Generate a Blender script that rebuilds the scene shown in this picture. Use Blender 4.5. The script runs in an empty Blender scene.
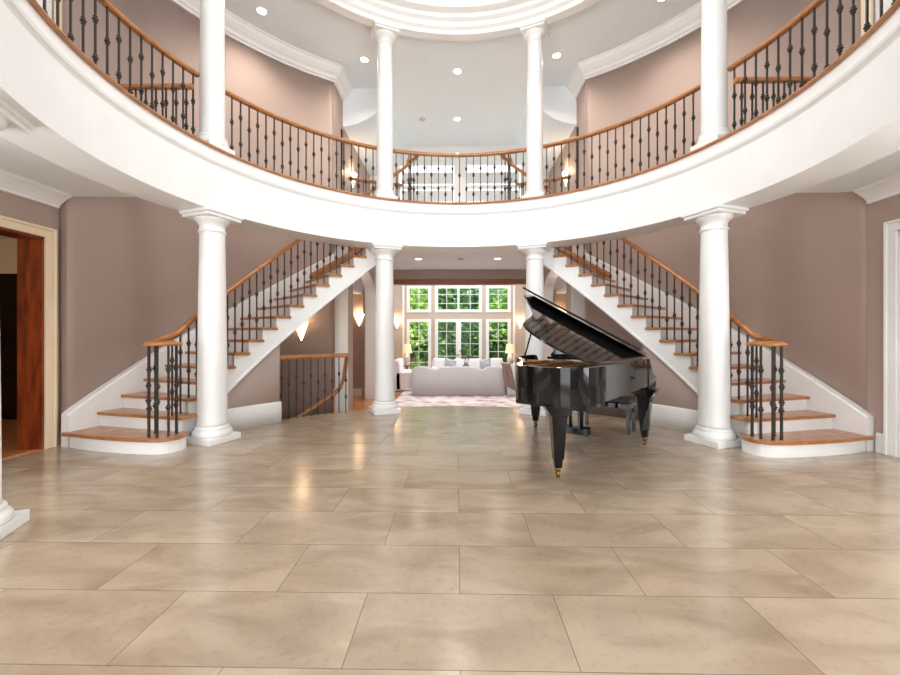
import bpy, bmesh, math, random
from math import sin, cos, pi, radians as R_, sqrt, atan2
from mathutils import Vector, Matrix
random.seed(7)
S = bpy.context.scene
COL = S.collection
CY = 4.1                       # centre of the rotunda (x = 0)
Z2 = 3.8                       # upper floor level
ZL = -0.41                     # sunken living room floor
ZC = 7.0                       # upper ceiling

# ------------------------------------------------------------------ materials
def nodes(name):
    m = bpy.data.materials.new(name); m.use_nodes = True
    nt = m.node_tree; b = nt.nodes['Principled BSDF']
    return m, nt, b
def setp(b, **k):
    for a, v in k.items():
        b.inputs[a.replace('_', ' ')].default_value = v
def c4(c): return (c[0], c[1], c[2], 1)
def srgb(r, g, b):
    f = lambda v: (v/255/12.92) if v/255 <= .04045 else ((v/255+.055)/1.055)**2.4
    return (f(r), f(g), f(b))
def noise_mat(name, ca, cb, scale=6, rough=.5, bump=0, detail=4, stretch=(1, 1, 1), metal=0, coat=0, spec=.5, lo=.35, hi=.65):
    m, nt, b = nodes(name)
    tc = nt.nodes.new('ShaderNodeTexCoord'); mp = nt.nodes.new('ShaderNodeMapping')
    mp.inputs['Scale'].default_value = stretch
    nt.links.new(tc.outputs['Object'], mp.inputs[0])
    n = nt.nodes.new('ShaderNodeTexNoise'); n.inputs['Scale'].default_value = scale; n.inputs['Detail'].default_value = detail
    nt.links.new(mp.outputs[0], n.inputs['Vector'])
    r = nt.nodes.new('ShaderNodeValToRGB'); r.color_ramp.elements[0].position = lo; r.color_ramp.elements[1].position = hi
    r.color_ramp.elements[0].color = c4(ca); r.color_ramp.elements[1].color = c4(cb)
    nt.links.new(n.outputs['Fac'], r.inputs[0]); nt.links.new(r.outputs[0], b.inputs['Base Color'])
    b.inputs['Roughness'].default_value = rough; b.inputs['Metallic'].default_value = metal
    b.inputs['Coat Weight'].default_value = coat; b.inputs['Specular IOR Level'].default_value = spec
    if bump:
        bp = nt.nodes.new('ShaderNodeBump'); bp.inputs['Strength'].default_value = bump; bp.inputs['Distance'].default_value = .01
        nt.links.new(n.outputs['Fac'], bp.inputs['Height']); nt.links.new(bp.outputs[0], b.inputs['Normal'])
    return m
def emis_mat(name, col, strength, base=(.9, .9, .9)):
    m, nt, b = nodes(name)
    setp(b, Base_Color=c4(base), Emission_Color=c4(col), Emission_Strength=strength, Roughness=.5)
    return m
M = {}
M['white'] = noise_mat('white_paint', (.83, .83, .82), (.86, .86, .85), 3, .35)
M['ceil'] = noise_mat('ceiling_paint', (.82, .875, .915), (.84, .895, .93), 2, .7)
M['taupe'] = noise_mat('taupe_wall_paint', srgb(168, 147, 137), srgb(172, 151, 141), 1.2, .55)
M['tan'] = noise_mat('tan_wall_paint', srgb(188, 174, 160), srgb(193, 179, 165), 2, .6)
M['cream'] = noise_mat('cream_paint', srgb(232, 212, 180), srgb(236, 218, 188), 2, .4)
M['oak'] = noise_mat('oak_wood', srgb(150, 92, 45), srgb(186, 124, 70), 9, .28, .05, 5, (1, 1, 5), coat=.3)
M['floorwood'] = noise_mat('red_oak_floor', srgb(168, 104, 58), srgb(200, 140, 90), 5, .25, 0, 5, (1, 9, 1))
M['redwood'] = noise_mat('mahogany_wood', srgb(92, 34, 12), srgb(150, 66, 28), 4, .3, .03, 5, (3, 3, .6), coat=.3)
M['darkwood'] = noise_mat('dark_panelling', srgb(30, 16, 10), srgb(44, 24, 14), 4, .35)
M['iron'] = noise_mat('wrought_iron', (.035, .027, .023), (.06, .045, .038), 30, .45, .05, metal=.3)
M['black'] = noise_mat('black_lacquer', (.006, .005, .005), (.009, .008, .008), 2, .05, coat=0, spec=.36)
M['satin'] = noise_mat('black_satin', (.01, .009, .009), (.014, .012, .012), 5, .35)
M['gold'] = noise_mat('gold_plate', srgb(170, 120, 60), srgb(200, 150, 85), 8, .5, metal=.3)
M['brass'] = noise_mat('brass', srgb(120, 92, 52), srgb(140, 108, 62), 8, .25, metal=1)
M['sound'] = noise_mat('spruce_soundboard', srgb(170, 116, 64), srgb(190, 138, 82), 6, .35, stretch=(12, 1, 1))
M['ivory'] = noise_mat('ivory_key', (.8, .78, .72), (.84, .82, .76), 6, .25)
M['felt'] = noise_mat('red_felt', (.25, .02, .02), (.3, .03, .03), 40, .9)
M['linen'] = noise_mat('white_linen', (.80, .80, .82), (.85, .85, .86), 60, .9, .1)
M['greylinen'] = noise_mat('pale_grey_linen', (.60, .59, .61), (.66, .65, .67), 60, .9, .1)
M['greycush'] = noise_mat('grey_pattern_fabric', (.30, .31, .36), (.62, .62, .66), 14, .9, .1)
M['throw'] = noise_mat('mauve_throw', srgb(140, 112, 106), srgb(164, 136, 128), 50, .95, .2)
M['shade'] = emis_mat('lit_lampshade', (1, .72, .42), 0.55, (.85, .62, .40))
M['sconce'] = emis_mat('lit_sconce_glass', (1, .74, .45), 5.0)
M['bulb'] = emis_mat('lit_downlight', (1, .95, .88), 12.0)
M['ceramic'] = noise_mat('white_ceramic', (.75, .74, .74), (.8, .79, .8), 5, .2)
M['vase'] = noise_mat('grey_glazed_ceramic', (.16, .18, .19), (.25, .27, .28), 8, .25)
M['bounce_floor'] = noise_mat('pale_bounce_floor', (.66, .67, .67), (.72, .73, .73), 80, .95, .1)  # unseen upper floor, kept pale to bounce light onto the ceiling
M['leaf'] = noise_mat('sprig_leaf', (.07, .13, .06), (.14, .22, .1), 10, .6)
M['bark'] = noise_mat('tree_bark', (.10, .075, .05), (.17, .13, .09), 9, .9, .3)
M['lawn'] = noise_mat('lawn_grass', (.10, .24, .05), (.18, .36, .09), 6, .9)
M['plaster'] = noise_mat('grey_plastic', (.5, .5, .5), (.55, .55, .55), 6, .5)
M['beam'] = noise_mat('brown_beam', srgb(128, 82, 58), srgb(150, 100, 72), 4, .4, 0, 4, (1, 6, 6))
M['blind'] = noise_mat('grey_roman_blind', (.70, .71, .72), (.75, .76, .77), 8, .9)

def marble():
    m, nt, b = nodes('marble_tiles'); L = nt.links.new; N = nt.nodes.new
    tc = N('ShaderNodeTexCoord'); mp = N('ShaderNodeMapping'); mp.vector_type = 'POINT'
    mp.inputs['Location'].default_value = (.53, -2.19, 0)
    L(tc.outputs['Object'], mp.inputs[0])
    br = N('ShaderNodeTexBrick'); br.offset = .5; br.offset_frequency = 2; br.squash = 1
    br.inputs['Scale'].default_value = 1; br.inputs['Brick Width'].default_value = 1.0; br.inputs['Row Height'].default_value = .5
    br.inputs['Mortar Size'].default_value = .0022; br.inputs['Mortar Smooth'].default_value = .2
    br.inputs['Color1'].default_value = (0, 0, 0, 1); br.inputs['Color2'].default_value = (1, 1, 1, 1); br.inputs['Mortar'].default_value = (.5, .5, .5, 1)
    L(mp.outputs[0], br.inputs['Vector'])
    n1 = N('ShaderNodeTexNoise'); n1.inputs['Scale'].default_value = 1.6; n1.inputs['Detail'].default_value = 8; n1.inputs['Distortion'].default_value = .8
    mp2 = N('ShaderNodeMapping'); mp2.inputs['Rotation'].default_value = (0, 0, .5); mp2.inputs['Scale'].default_value = (1, 2.2, 1)
    L(tc.outputs['Object'], mp2.inputs[0])
    add = N('ShaderNodeVectorMath'); add.operation = 'MULTIPLY_ADD'; add.inputs[1].default_value = (5, 3, 2)
    L(br.outputs['Color'], add.inputs[0]); L(mp2.outputs[0], add.inputs[2]); L(add.outputs[0], n1.inputs['Vector'])
    r = N('ShaderNodeValToRGB'); e = r.color_ramp.elements
    e[0].position = .30; e[0].color = c4(srgb(150, 131, 111)); e[1].position = .62; e[1].color = c4(srgb(178, 160, 138))
    L(n1.outputs['Fac'], r.inputs[0])
    n2 = N('ShaderNodeTexNoise'); n2.inputs['Scale'].default_value = 24; n2.inputs['Detail'].default_value = 6
    L(tc.outputs['Object'], n2.inputs['Vector'])
    r2 = N('ShaderNodeValToRGB'); r2.color_ramp.elements[0].position = .33; r2.color_ramp.elements[0].color = (.8, .78, .75, 1)
    r2.color_ramp.elements[1].position = .46; r2.color_ramp.elements[1].color = (1, 1, 1, 1)
    L(n2.outputs['Fac'], r2.inputs[0])
    mx = N('ShaderNodeMix'); mx.data_type = 'RGBA'; mx.blend_type = 'MULTIPLY'; mx.inputs[0].default_value = .4
    L(r.outputs[0], mx.inputs[6]); L(r2.outputs[0], mx.inputs[7])
    tv = N('ShaderNodeMix'); tv.data_type = 'RGBA'; tv.blend_type = 'MULTIPLY'; tv.inputs[0].default_value = 1
    rt = N('ShaderNodeValToRGB'); rt.color_ramp.elements[0].color = (.90, .885, .87, 1); rt.color_ramp.elements[1].color = (1.03, 1.03, 1.03, 1)
    L(br.outputs['Color'], rt.inputs[0]); L(mx.outputs[2], tv.inputs[6]); L(rt.outputs[0], tv.inputs[7])
    gm = N('ShaderNodeMix'); gm.data_type = 'RGBA'; gm.inputs[7].default_value = c4(srgb(112, 94, 78))
    L(br.outputs['Fac'], gm.inputs[0]); L(tv.outputs[2], gm.inputs[6]); L(gm.outputs[2], b.inputs['Base Color'])
    b.inputs['Roughness'].default_value = .2; b.inputs['Specular IOR Level'].default_value = .8
    bp = N('ShaderNodeBump'); bp.inputs['Strength'].default_value = .04; bp.inputs['Distance'].default_value = .01
    L(n1.outputs['Fac'], bp.inputs['Height']); L(bp.outputs[0], b.inputs['Normal'])
    return m
M['marble'] = marble()
def rugmat():
    m, nt, b = nodes('faded_rug'); L = nt.links.new; N = nt.nodes.new
    tc = N('ShaderNodeTexCoord')
    n = N('ShaderNodeTexNoise'); n.inputs['Scale'].default_value = 3.2; n.inputs['Detail'].default_value = 9; n.inputs['Roughness'].default_value = .7
    L(tc.outputs['Object'], n.inputs['Vector'])
    r = N('ShaderNodeValToRGB'); e = r.color_ramp.elements
    e[0].position = .40; e[0].color = c4(srgb(186, 140, 150)); e[1].position = .56; e[1].color = c4(srgb(240, 236, 234))
    k = r.color_ramp.elements.new(.47); k.color = c4(srgb(216, 196, 198))
    L(n.outputs['Fac'], r.inputs[0]); L(r.outputs[0], b.inputs['Base Color']); b.inputs['Roughness'].default_value = .95
    return m
M['rug'] = rugmat()
def glassmat():
    m = bpy.data.materials.new('window_glass'); m.use_nodes = True; nt = m.node_tree; nt.nodes.clear()
    o = nt.nodes.new('ShaderNodeOutputMaterial'); mx = nt.nodes.new('ShaderNodeMixShader')
    t = nt.nodes.new('ShaderNodeBsdfTransparent'); g = nt.nodes.new('ShaderNodeBsdfGlossy'); g.inputs['Roughness'].default_value = .02
    mx.inputs[0].default_value = .006
    nt.links.new(t.outputs[0], mx.inputs[1]); nt.links.new(g.outputs[0], mx.inputs[2]); nt.links.new(mx.outputs[0], o.inputs[0])
    return m
M['glass'] = glassmat()
def leafmat(name, ca, cb):
    m, nt, b = nodes(name); L = nt.links.new; N = nt.nodes.new
    g = N('ShaderNodeNewGeometry'); r = N('ShaderNodeValToRGB')
    r.color_ramp.elements[0].color = c4(ca); r.color_ramp.elements[1].color = c4(cb)
    L(g.outputs['Random Per Island'], r.inputs[0]); L(r.outputs[0], b.inputs['Base Color'])
    b.inputs['Roughness'].default_value = .6
    t = N('ShaderNodeBsdfTranslucent'); L(r.outputs[0], t.inputs[0])
    mx = N('ShaderNodeMixShader'); mx.inputs[0].default_value = .45
    o = nt.nodes['Material Output']; L(b.outputs[0], mx.inputs[1]); L(t.outputs[0], mx.inputs[2]); L(mx.outputs[0], o.inputs[0])
    return m
M['fol1'] = leafmat('bright_foliage', (.12, .30, .05), (.32, .52, .12))
M['fol2'] = leafmat('deep_foliage', (.05, .15, .05), (.16, .32, .10))
M['fol3'] = leafmat('yellow_green_foliage', (.20, .38, .06), (.45, .62, .18))
M['fol4'] = leafmat('blue_green_foliage', (.08, .20, .12), (.22, .38, .24))

# ------------------------------------------------------------------ mesh helpers
def pol(r, a, s=1):            # a in degrees from the +x axis (s = -1 mirrors to the left)
    return (s*r*cos(R_(a)), CY + r*sin(R_(a)))
class MB:
    def __init__(self): self.v = []; self.f = []; self.sm = []
    def add(self, vs, fs, smooth=False):
        k = len(self.v); self.v += [tuple(p) for p in vs]
        for f in fs: self.f.append([i+k for i in f]); self.sm.append(smooth)
        return self
    def box(self, x0, x1, y0, y1, z0, z1, mat=None):
        vs = [(x, y, z) for z in (z0, z1) for y in (y0, y1) for x in (x0, x1)]
        if mat: vs = [mat @ Vector(p) for p in vs]
        return self.add(vs, [(0, 2, 3, 1), (4, 5, 7, 6), (0, 1, 5, 4), (2, 6, 7, 3), (0, 4, 6, 2), (1, 3, 7, 5)])
    def grid(self, rows, closed_u=False, closed_v=False, smooth=True):
        nu, nv = len(rows), len(rows[0]); fs = []
        for i in range(nu if closed_u else nu-1):
            for j in range(nv if closed_v else nv-1):
                a, b = i, (i+1) % nu; c, d = j, (j+1) % nv
                fs.append((a*nv+c, a*nv+d, b*nv+d, b*nv+c))
        return self.add([p for r in rows for p in r], fs, smooth)
    def cap(self, pts): return self.add(pts, [tuple(range(len(pts)))])
    def lathe(self, prof, c=(0, 0, 0), n=24, smooth=True, cap=True):
        rows = [[(c[0]+r*cos(2*pi*j/n), c[1]+r*sin(2*pi*j/n), c[2]+z) for j in range(n)] for r, z in prof]
        self.grid(rows, closed_v=True, smooth=smooth)
        if cap:
            for k in (0, -1):
                if prof[k][0] > 1e-4: self.cap(rows[k])
        return self
    def arc(self, prof, a0, a1, n, s=1, zf=None, smooth=True, caps=True):   # closed (R,z) profile swept about the rotunda axis
        rows = []
        for i in range(n+1):
            a = a0+(a1-a0)*i/n; dz = zf(a) if zf else 0
            rows.append([(*pol(r, a, s), z+dz) for r, z in prof])
        full = abs(abs(a1-a0)-360) < 1e-6
        if full: rows.pop()
        self.grid(rows, closed_u=full, closed_v=True, smooth=smooth)
        if caps and not full: self.cap(rows[0]); self.cap(rows[-1])
        return self
    def mould(self, path, prof, sign=1, caps=True):       # (offset, z) profile carried along a polyline with mitres
        n = len(path); rows = []
        for i in range(n):
            p = Vector(path[i]); d0 = (p-Vector(path[i-1])).normalized() if i else None
            d1 = (Vector(path[i+1])-p).normalized() if i < n-1 else None
            if d0 is None: d0 = d1
            if d1 is None: d1 = d0
            n0 = Vector((-d0.y, d0.x)); n1 = Vector((-d1.y, d1.x)); mm = (n0+n1).normalized(); mm /= max(.3, mm.dot(n0))
            rows.append([(p.x+sign*mm.x*o, p.y+sign*mm.y*o, z) for o, z in prof])
        self.grid(rows, closed_v=True, smooth=False)
        if caps: self.cap(rows[0]); self.cap(rows[-1])
        return self
    def tube(self, pts, r, n=8, caps=True, squash=1.0):    # r may be a list
        pts = [Vector(p) for p in pts]; rows = []; up = Vector((0, 0, 1)); prev = None
        for i, p in enumerate(pts):
            d = (pts[min(i+1, len(pts)-1)]-pts[max(i-1, 0)]).normalized()
            x = d.cross(up)
            if x.length < .05: x = prev if prev is not None else d.cross(Vector((1, 0, 0)))
            x.normalize(); prev = x.copy(); y = x.cross(d).normalized(); rr = r[i] if isinstance(r, (list, tuple)) else r
            rows.append([p+x*rr*cos(2*pi*j/n)+y*rr*squash*sin(2*pi*j/n) for j in range(n)])
        self.grid(rows, closed_v=True)
        if caps: self.cap(rows[0]); self.cap(rows[-1])
        return self
    def prism(self, out, z0, z1, tf=None):
        n = len(out); t = tf or (lambda x, y, z: (x, y, z))
        vs = [t(x, y, z0) for x, y in out]+[t(x, y, z1) for x, y in out]
        self.add(vs, [tuple(range(n)), tuple(range(n, 2*n))]+[(i, (i+1) % n, n+(i+1) % n, n+i) for i in range(n)])
        return self
    def build(self, name, mat, parent=None, bevel=0, seg=2, loc=None, smooth_all=False, sub=0):
        me = bpy.data.meshes.new(name); me.from_pydata(self.v, [], self.f)
        for p, s in zip(me.polygons, self.sm): p.use_smooth = s or smooth_all
        bm = bmesh.new(); bm.from_mesh(me)
        bmesh.ops.remove_doubles(bm, verts=bm.verts, dist=1e-5)
        big = [f for f in bm.faces if len(f.verts) > 6]
        if big: bmesh.ops.triangulate(bm, faces=big)
        bmesh.ops.recalc_face_normals(bm, faces=bm.faces)
        bm.to_mesh(me); bm.free()
        me.materials.append(mat if not isinstance(mat, str) else M[mat])
        o = bpy.data.objects.new(name, me); COL.objects.link(o)
        if parent: o.parent = parent
        if loc: o.location = loc
        if bevel:
            b = o.modifiers.new('bevel', 'BEVEL'); b.width = bevel; b.segments = seg; b.limit_method = 'ANGLE'; b.angle_limit = R_(40)
        if sub:
            q = o.modifiers.new('sub', 'SUBSURF'); q.levels = sub; q.render_levels = sub
        return o
USED = {}
def tag(o, label, cat, group=None, kind=None):
    assert 4 <= len(label.split()) <= 16, label
    if label in USED: print('DUPLICATE LABEL', label)
    USED[label] = 1
    o['label'] = label; o['category'] = cat
    if group: o['group'] = group
    if kind: o['kind'] = kind
    return o
def struct(o, label=None, cat=None):
    o['kind'] = 'structure'
    if label: tag(o, label, cat)
    return o
def empty(name, label, cat, loc=(0, 0, 0), rz=0, group=None, kind=None):
    o = bpy.data.objects.new(name, None); o.empty_display_size = .1; COL.objects.link(o)
    o.location = loc; o.rotation_euler = (0, 0, rz)
    return tag(o, label, cat, group, kind)
def copy_child(src, parent, loc=None, rz=None):
    c = src.copy(); COL.objects.link(c); c.parent = parent
    if loc is not None: c.location = loc
    if rz is not None: c.rotation_euler = (0, 0, rz)
    return c
def wall_cells(mb, axis, t0, t1, u0, u1, z0, z1, openings):   # axis 'x': wall plane normal x (u = y); 'y': u = x
    us = sorted({u0, u1, *[o[0] for o in openings], *[o[1] for o in openings]})
    zs = sorted({z0, z1, *[o[2] for o in openings], *[o[3] for o in openings]})
    for a, b in zip(us, us[1:]):
        for c, d in zip(zs, zs[1:]):
            um, zm = (a+b)/2, (c+d)/2
            if any(o[0] < um < o[1] and o[2] < zm < o[3] for o in openings): continue
            if axis == 'x': mb.box(t0, t1, a, b, c, d)
            else: mb.box(a, b, t0, t1, c, d)
    return mb
def catmull(pts, n=6, closed=True):
    out = []; k = len(pts)
    for i in range(k if closed else k-1):
        g = lambda j: Vector(pts[j % k] if closed else pts[max(0, min(k-1, j))])
        p0, p1, p2, p3 = g(i-1), g(i), g(i+1), g(i+2)
        for t in range(n):
            u = t/n
            out.append(tuple(.5*((2*p1)+(p2-p0)*u+(2*p0-5*p1+4*p2-p3)*u*u+(3*p1-p0-3*p2+p3)*u**3)))
    if not closed: out.append(tuple(pts[-1]))
    return out
SIDE = {-1: 'left', 1: 'right'}

# ------------------------------------------------------------------ floors
def arcpts(r, a0, a1, n, s=1): return [pol(r, a0+(a1-a0)*i/n, s) for i in range(n+1)]
HX = 2.64; WC = 58.8
WE = 39.5                                   # angle where the wall under the stair ends
out = [(-5.2, -3), (5.12, -3), (5.12, CY)] + arcpts(5.12, 2, WE, 16) + arcpts(3.9, WE, 90, 26) \
    + arcpts(3.9, 90, WE, 26, -1)[1:] + arcpts(5.12, WE, 2, 16, -1) + [(-5.2, CY)]
struct(MB().prism(out, -.41, 0).build('floor', 'marble'), 'polished beige marble tiled floor of the rotunda', 'floor')
hall = arcpts(3.9, 61, 90, 12) + arcpts(3.9, 90, 61, 12, -1)[1:] + [(-2.66, 8.6), (-6.5, 8.8), (-6.5, 16.2), (6.5, 16.2), (6.5, 8.8), (2.66, 8.6)]
struct(MB().prism(hall, ZL-.1, ZL).build('floor_lower', 'floorwood'), 'warm oak plank floor of the sunken room beyond the columns', 'floor')
stp = MB()
stp.arc([(3.9, ZL), (3.9, -.2), (4.22, -.2), (4.22, ZL)], 61, 119, 30)
struct(stp.build('floor_step', 'marble'))
# well of the lower stair under the left and right flights
for s in (-1, 1):
    w = MB(); w.arc([(3.9, -1.6), (5.1, -1.6), (5.1, -1.5), (3.9, -1.5)], WE, 61, 12, s)
    struct(w.build('floor_well_'+SIDE[s], 'floorwood'))
    w = MB(); w.arc([(3.9, -1.5), (3.93, -1.5), (3.93, -.02), (3.9, -.02)], WE, 61, 12, s)
    struct(w.build('wall_well_'+SIDE[s], 'taupe'))
    w = MB()                                  # end of the well where the hall floor starts
    p0, p1 = pol(3.9, 61, s), pol(5.1, 61, s)
    w.mould([p0, p1], [(0, -1.5), (.04, -1.5), (.04, ZL), (0, ZL)], -s)
    p0, p1 = pol(3.9, WE, s), pol(5.1, WE, s)
    w.mould([p0, p1], [(0, -1.5), (.04, -1.5), (.04, 0), (0, 0)], s)
    struct(w.build('wall_wellend_'+SIDE[s], 'taupe'))

# ------------------------------------------------------------------ outer walls of the rotunda
DL = (3.3, 4.88, -.01, 2.6)                 # doorway in the left wall (y0,y1,z0,z1)
DR = (3.3, 4.72, -.01, 2.6)
SWN = (.3, 2.7, .45, 2.75)                 # side windows beside the doorways
UD = (4.34, 5.0, Z2, 6.1)                   # upper doors
for s, d in ((-1, DL), (1, DR)):
    WX = 5.11 if s < 0 else 5.0
    mb = MB(); x0, x1 = sorted((s*WX, s*(WX+.3)))
    wall_cells(mb, 'x', x0, x1, -3.0, 5.07, -.01, ZC, [d, UD, SWN])
    mb.arc([(5.1, -1.6), (5.35, -1.6), (5.35, ZC), (5.1, ZC)], 10.9, WC, 40, s, smooth=True)
    struct(mb.build('wall_'+SIDE[s], 'taupe'), 'taupe curved wall behind the %s staircase' % SIDE[s], 'wall')
    # upper crown and lower crown
    path = [(s*WX, -3.0), (s*WX, 5.07)] + arcpts(5.1, 12.5, WC, 32, s) + [(s*HX, 9.15)]
    cr = [(-.02, 6.99), (.23, 6.99), (.23, 6.965), (.205, 6.95), (.18, 6.90), (.13, 6.84), (.08, 6.80), (.07, 6.75), (.035, 6.735), (.035, 6.70), (-.02, 6.70)]
    struct(MB().mould(path, cr, s).build('trim_crown_upper_'+SIDE[s], 'white'), 'wide white crown moulding along the upper %s curved wall' % SIDE[s], 'moulding')
    cl = [(-.01, 3.17), (.20, 3.17), (.20, 3.14), (.16, 3.12), (.09, 3.07), (.05, 3.03), (.05, 3.0), (-.01, 3.0)]
    struct(MB().mould([(s*WX, -3.0), (s*WX, 5.03)], cl, s).build('trim_crown_lower_'+SIDE[s], 'white'), 'white crown moulding over the doorway in the %s wall' % SIDE[s], 'moulding')
    mb = MB(); xs = sorted((s*(WX+.08), s*5.14))
    for y in (SWN[0]+.03, (SWN[0]+SWN[1])/2, SWN[1]-.03): mb.box(*xs, y-.03, y+.03, SWN[2]+.06, SWN[3]-.06)
    for z in (SWN[2]+.03, SWN[3]-.03): mb.box(*xs, SWN[0], SWN[1], z-.03, z+.03)
    sw = struct(mb.build('window_%d' % (20+s), 'white')); MB().box(*sorted((s*(WX+.10), s*(WX+.106))), SWN[0], SWN[1], SWN[2], SWN[3]).build('pane', 'glass', sw)
    # baseboards
    bb = [(-.01, 0), (.025, 0), (.025, .2), (.012, .23), (-.01, .23)]
    mb = MB().mould([(s*WX, -3), (s*WX, 3.18)], bb, s)
    mb.mould([(s*WX, d[1]+.13), (s*WX, 4.95)], bb, s) if d[1]+.13 < 4.93 else None
    struct(mb.build('baseboard_'+SIDE[s], 'white'))
    ub = [(-.01, Z2), (.02, Z2), (.02, Z2+.18), (-.01, Z2+.18)]
    struct(MB().mould([(s*WX, -3), (s*WX, 4.2)], ub, s).build('baseboard_upper_'+SIDE[s], 'white'))
    # doorway casing
    cmat = 'cream' if s < 0 else 'white'  # left casing carries warm light in its cream colour
    cs = empty('door_casing', 'door casing coloured cream for warm light, framing the dark wood room doorway' if s < 0 else 'cream door casing beside the foot of the right staircase', 'door casing', (s*WX, d[1], 0), kind='structure')
    L_ = d[0]-d[1]
    def ucase(x0, x1, a, b):                # inverted U of width a..b outside the opening
        q = MB(); u = [(a, 0), (b, 0), (b, 2.6+b), (L_-b, 2.6+b), (L_-b, 0), (L_-a, 0), (L_-a, 2.6+a), (a, 2.6+a)]
        q.add([(x0, y, z) for y, z in u]+[(x1, y, z) for y, z in u], [(0, 1, 2, 7), (7, 2, 3, 6), (6, 3, 4, 5), (8, 9, 10, 15), (15, 10, 11, 14), (14, 11, 12, 13)]+[(k, (k+1) % 8, 8+(k+1) % 8, 8+k) for k in range(8)])
        return q
    ucase(0, -s*.03, 0, .085).build('casing_face', cmat, cs, .004); mb = ucase(0, -s*.05, .086, .12)
    mb.build('casing', cmat, cs, .008)
    jb = MB(); x3 = sorted((s*.0, s*.31)); jb.box(x3[0], x3[1], -.025, -.001, 0, 2.599); jb.box(x3[0], x3[1], d[0]-d[1]+.001, d[0]-d[1]+.025, 0, 2.599); jb.box(x3[0], x3[1], d[0]-d[1], 0, 2.575, 2.599)
    jb.build('jamb', 'redwood' if s < 0 else 'white', cs)
    # upper door with casing
    ud = empty('panel_door', 'white panel door with dark hinge, upper %s wall behind the railing' % SIDE[s], 'door', (s*WX, UD[1], Z2), kind='structure')
    w_ = UD[1]-UD[0]; mb = MB(); xx = sorted((-s*.03, 0))
    mb.box(*xx, 0, .12, 0, 2.42); mb.box(*xx, -w_-.12, -w_, 0, 2.42); mb.box(*xx, -w_-.12, .12, 2.3, 2.42)
    mb.build('casing', 'cream', ud, .006)
    xx = sorted((s*.02, s*.06)); mb = MB(); mb.box(*xx, -w_+.002, -.002, .005, 2.297)
    xx = sorted((s*.012, s*.03)); 
    for z0, z1 in ((.2, 1.0), (1.15, 2.15)): mb.box(*xx, -w_+.12, -.12, z0, z1)
    mb.build('door_leaf', 'white', ud, .006)
    hg = MB()
    for z in (.35, 1.15, 1.95): hg.tube([(-s*.01, -.015, z), (-s*.01, -.015, z+.12)], .012, 8)
    hg.build('hinge', 'iron', ud)
# wall behind the camera with the entrance glazing
fw = [(-1.7, 1.7, -.01, 2.75), (-4.4, -2.4, .5, 2.75), (2.4, 4.4, .5, 2.75), (-3.2, 3.2, 4.3, 6.7)]
struct(wall_cells(MB(), 'y', -3.3, -3.0, -5.45, 5.3, -.01, ZC, fw).build('wall_front', 'taupe'), 'taupe entrance wall with tall windows facing the rotunda', 'wall')
for i, (a, b, c, d) in enumerate(fw):
    mb = MB(); k = max(2, round((b-a)/.8))
    for j in range(k+1):
        x = a+(b-a)*j/k; mb.box(x-.03, x+.03, -3.2, -3.12, max(c, 0), d)
    for z in (max(c, 0)+.03, (c+d)/2, d-.03): mb.box(a, b, -3.19, -3.13, z-.03, z+.03)
    w = struct(mb.build('window_%d' % (i+10), 'white'))
    MB().box(a, b, -3.165, -3.155, max(c, 0), d).build('pane', 'glass', w)

# ------------------------------------------------------------------ dark room through the left doorway, pale room through the right
mb = MB(); mb.box(-10, -5.2, 2.6, 7, -.05, 0); struct(mb.build('floor_study', 'floorwood'))
mb = MB(); mb.box(-10, -5.3, 6.6, 6.75, 0, 2.42); mb.box(-9.9, -9.8, 2.6, 6.6, 0, 3); struct(mb.build('wall_study_back', 'darkwood'), 'dark wood panelled wall inside the left doorway', 'wall')
mb = MB(); mb.box(-10, -5.3, 6.6, 6.75, 2.42, 3); mb.box(-10, -5.3, 2.75, 2.9, 0, 3); struct(mb.build('wall_study', 'cream'))
mb = MB(); mb.box(-10, -5.3, 2.75, 6.75, 3, 3.1); struct(mb.build('ceiling_study', 'ceil'))
mb = MB()
for k in range(5): mb.box(-5.9-.6*k, -5.42-.6*k, 6.57, 6.6, .25, 2.2)
struct(mb.build('trim_study', 'darkwood'))
mb = MB(); mb.box(5.12, 9, 2.6, 7, -.05, 0); struct(mb.build('floor_side', 'marble'))
mb = MB(); mb.box(5.3, 9, 6.0, 6.15, 0, 3); mb.box(8.9, 9, 2.6, 6, 0, 3); mb.box(5.3, 9, 2.75, 2.9, 0, 3); struct(mb.build('wall_side', 'white'))
mb = MB(); mb.box(5.3, 9, 2.75, 6.15, 3, 3.1); struct(mb.build('ceiling_side', 'ceil'))

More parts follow.
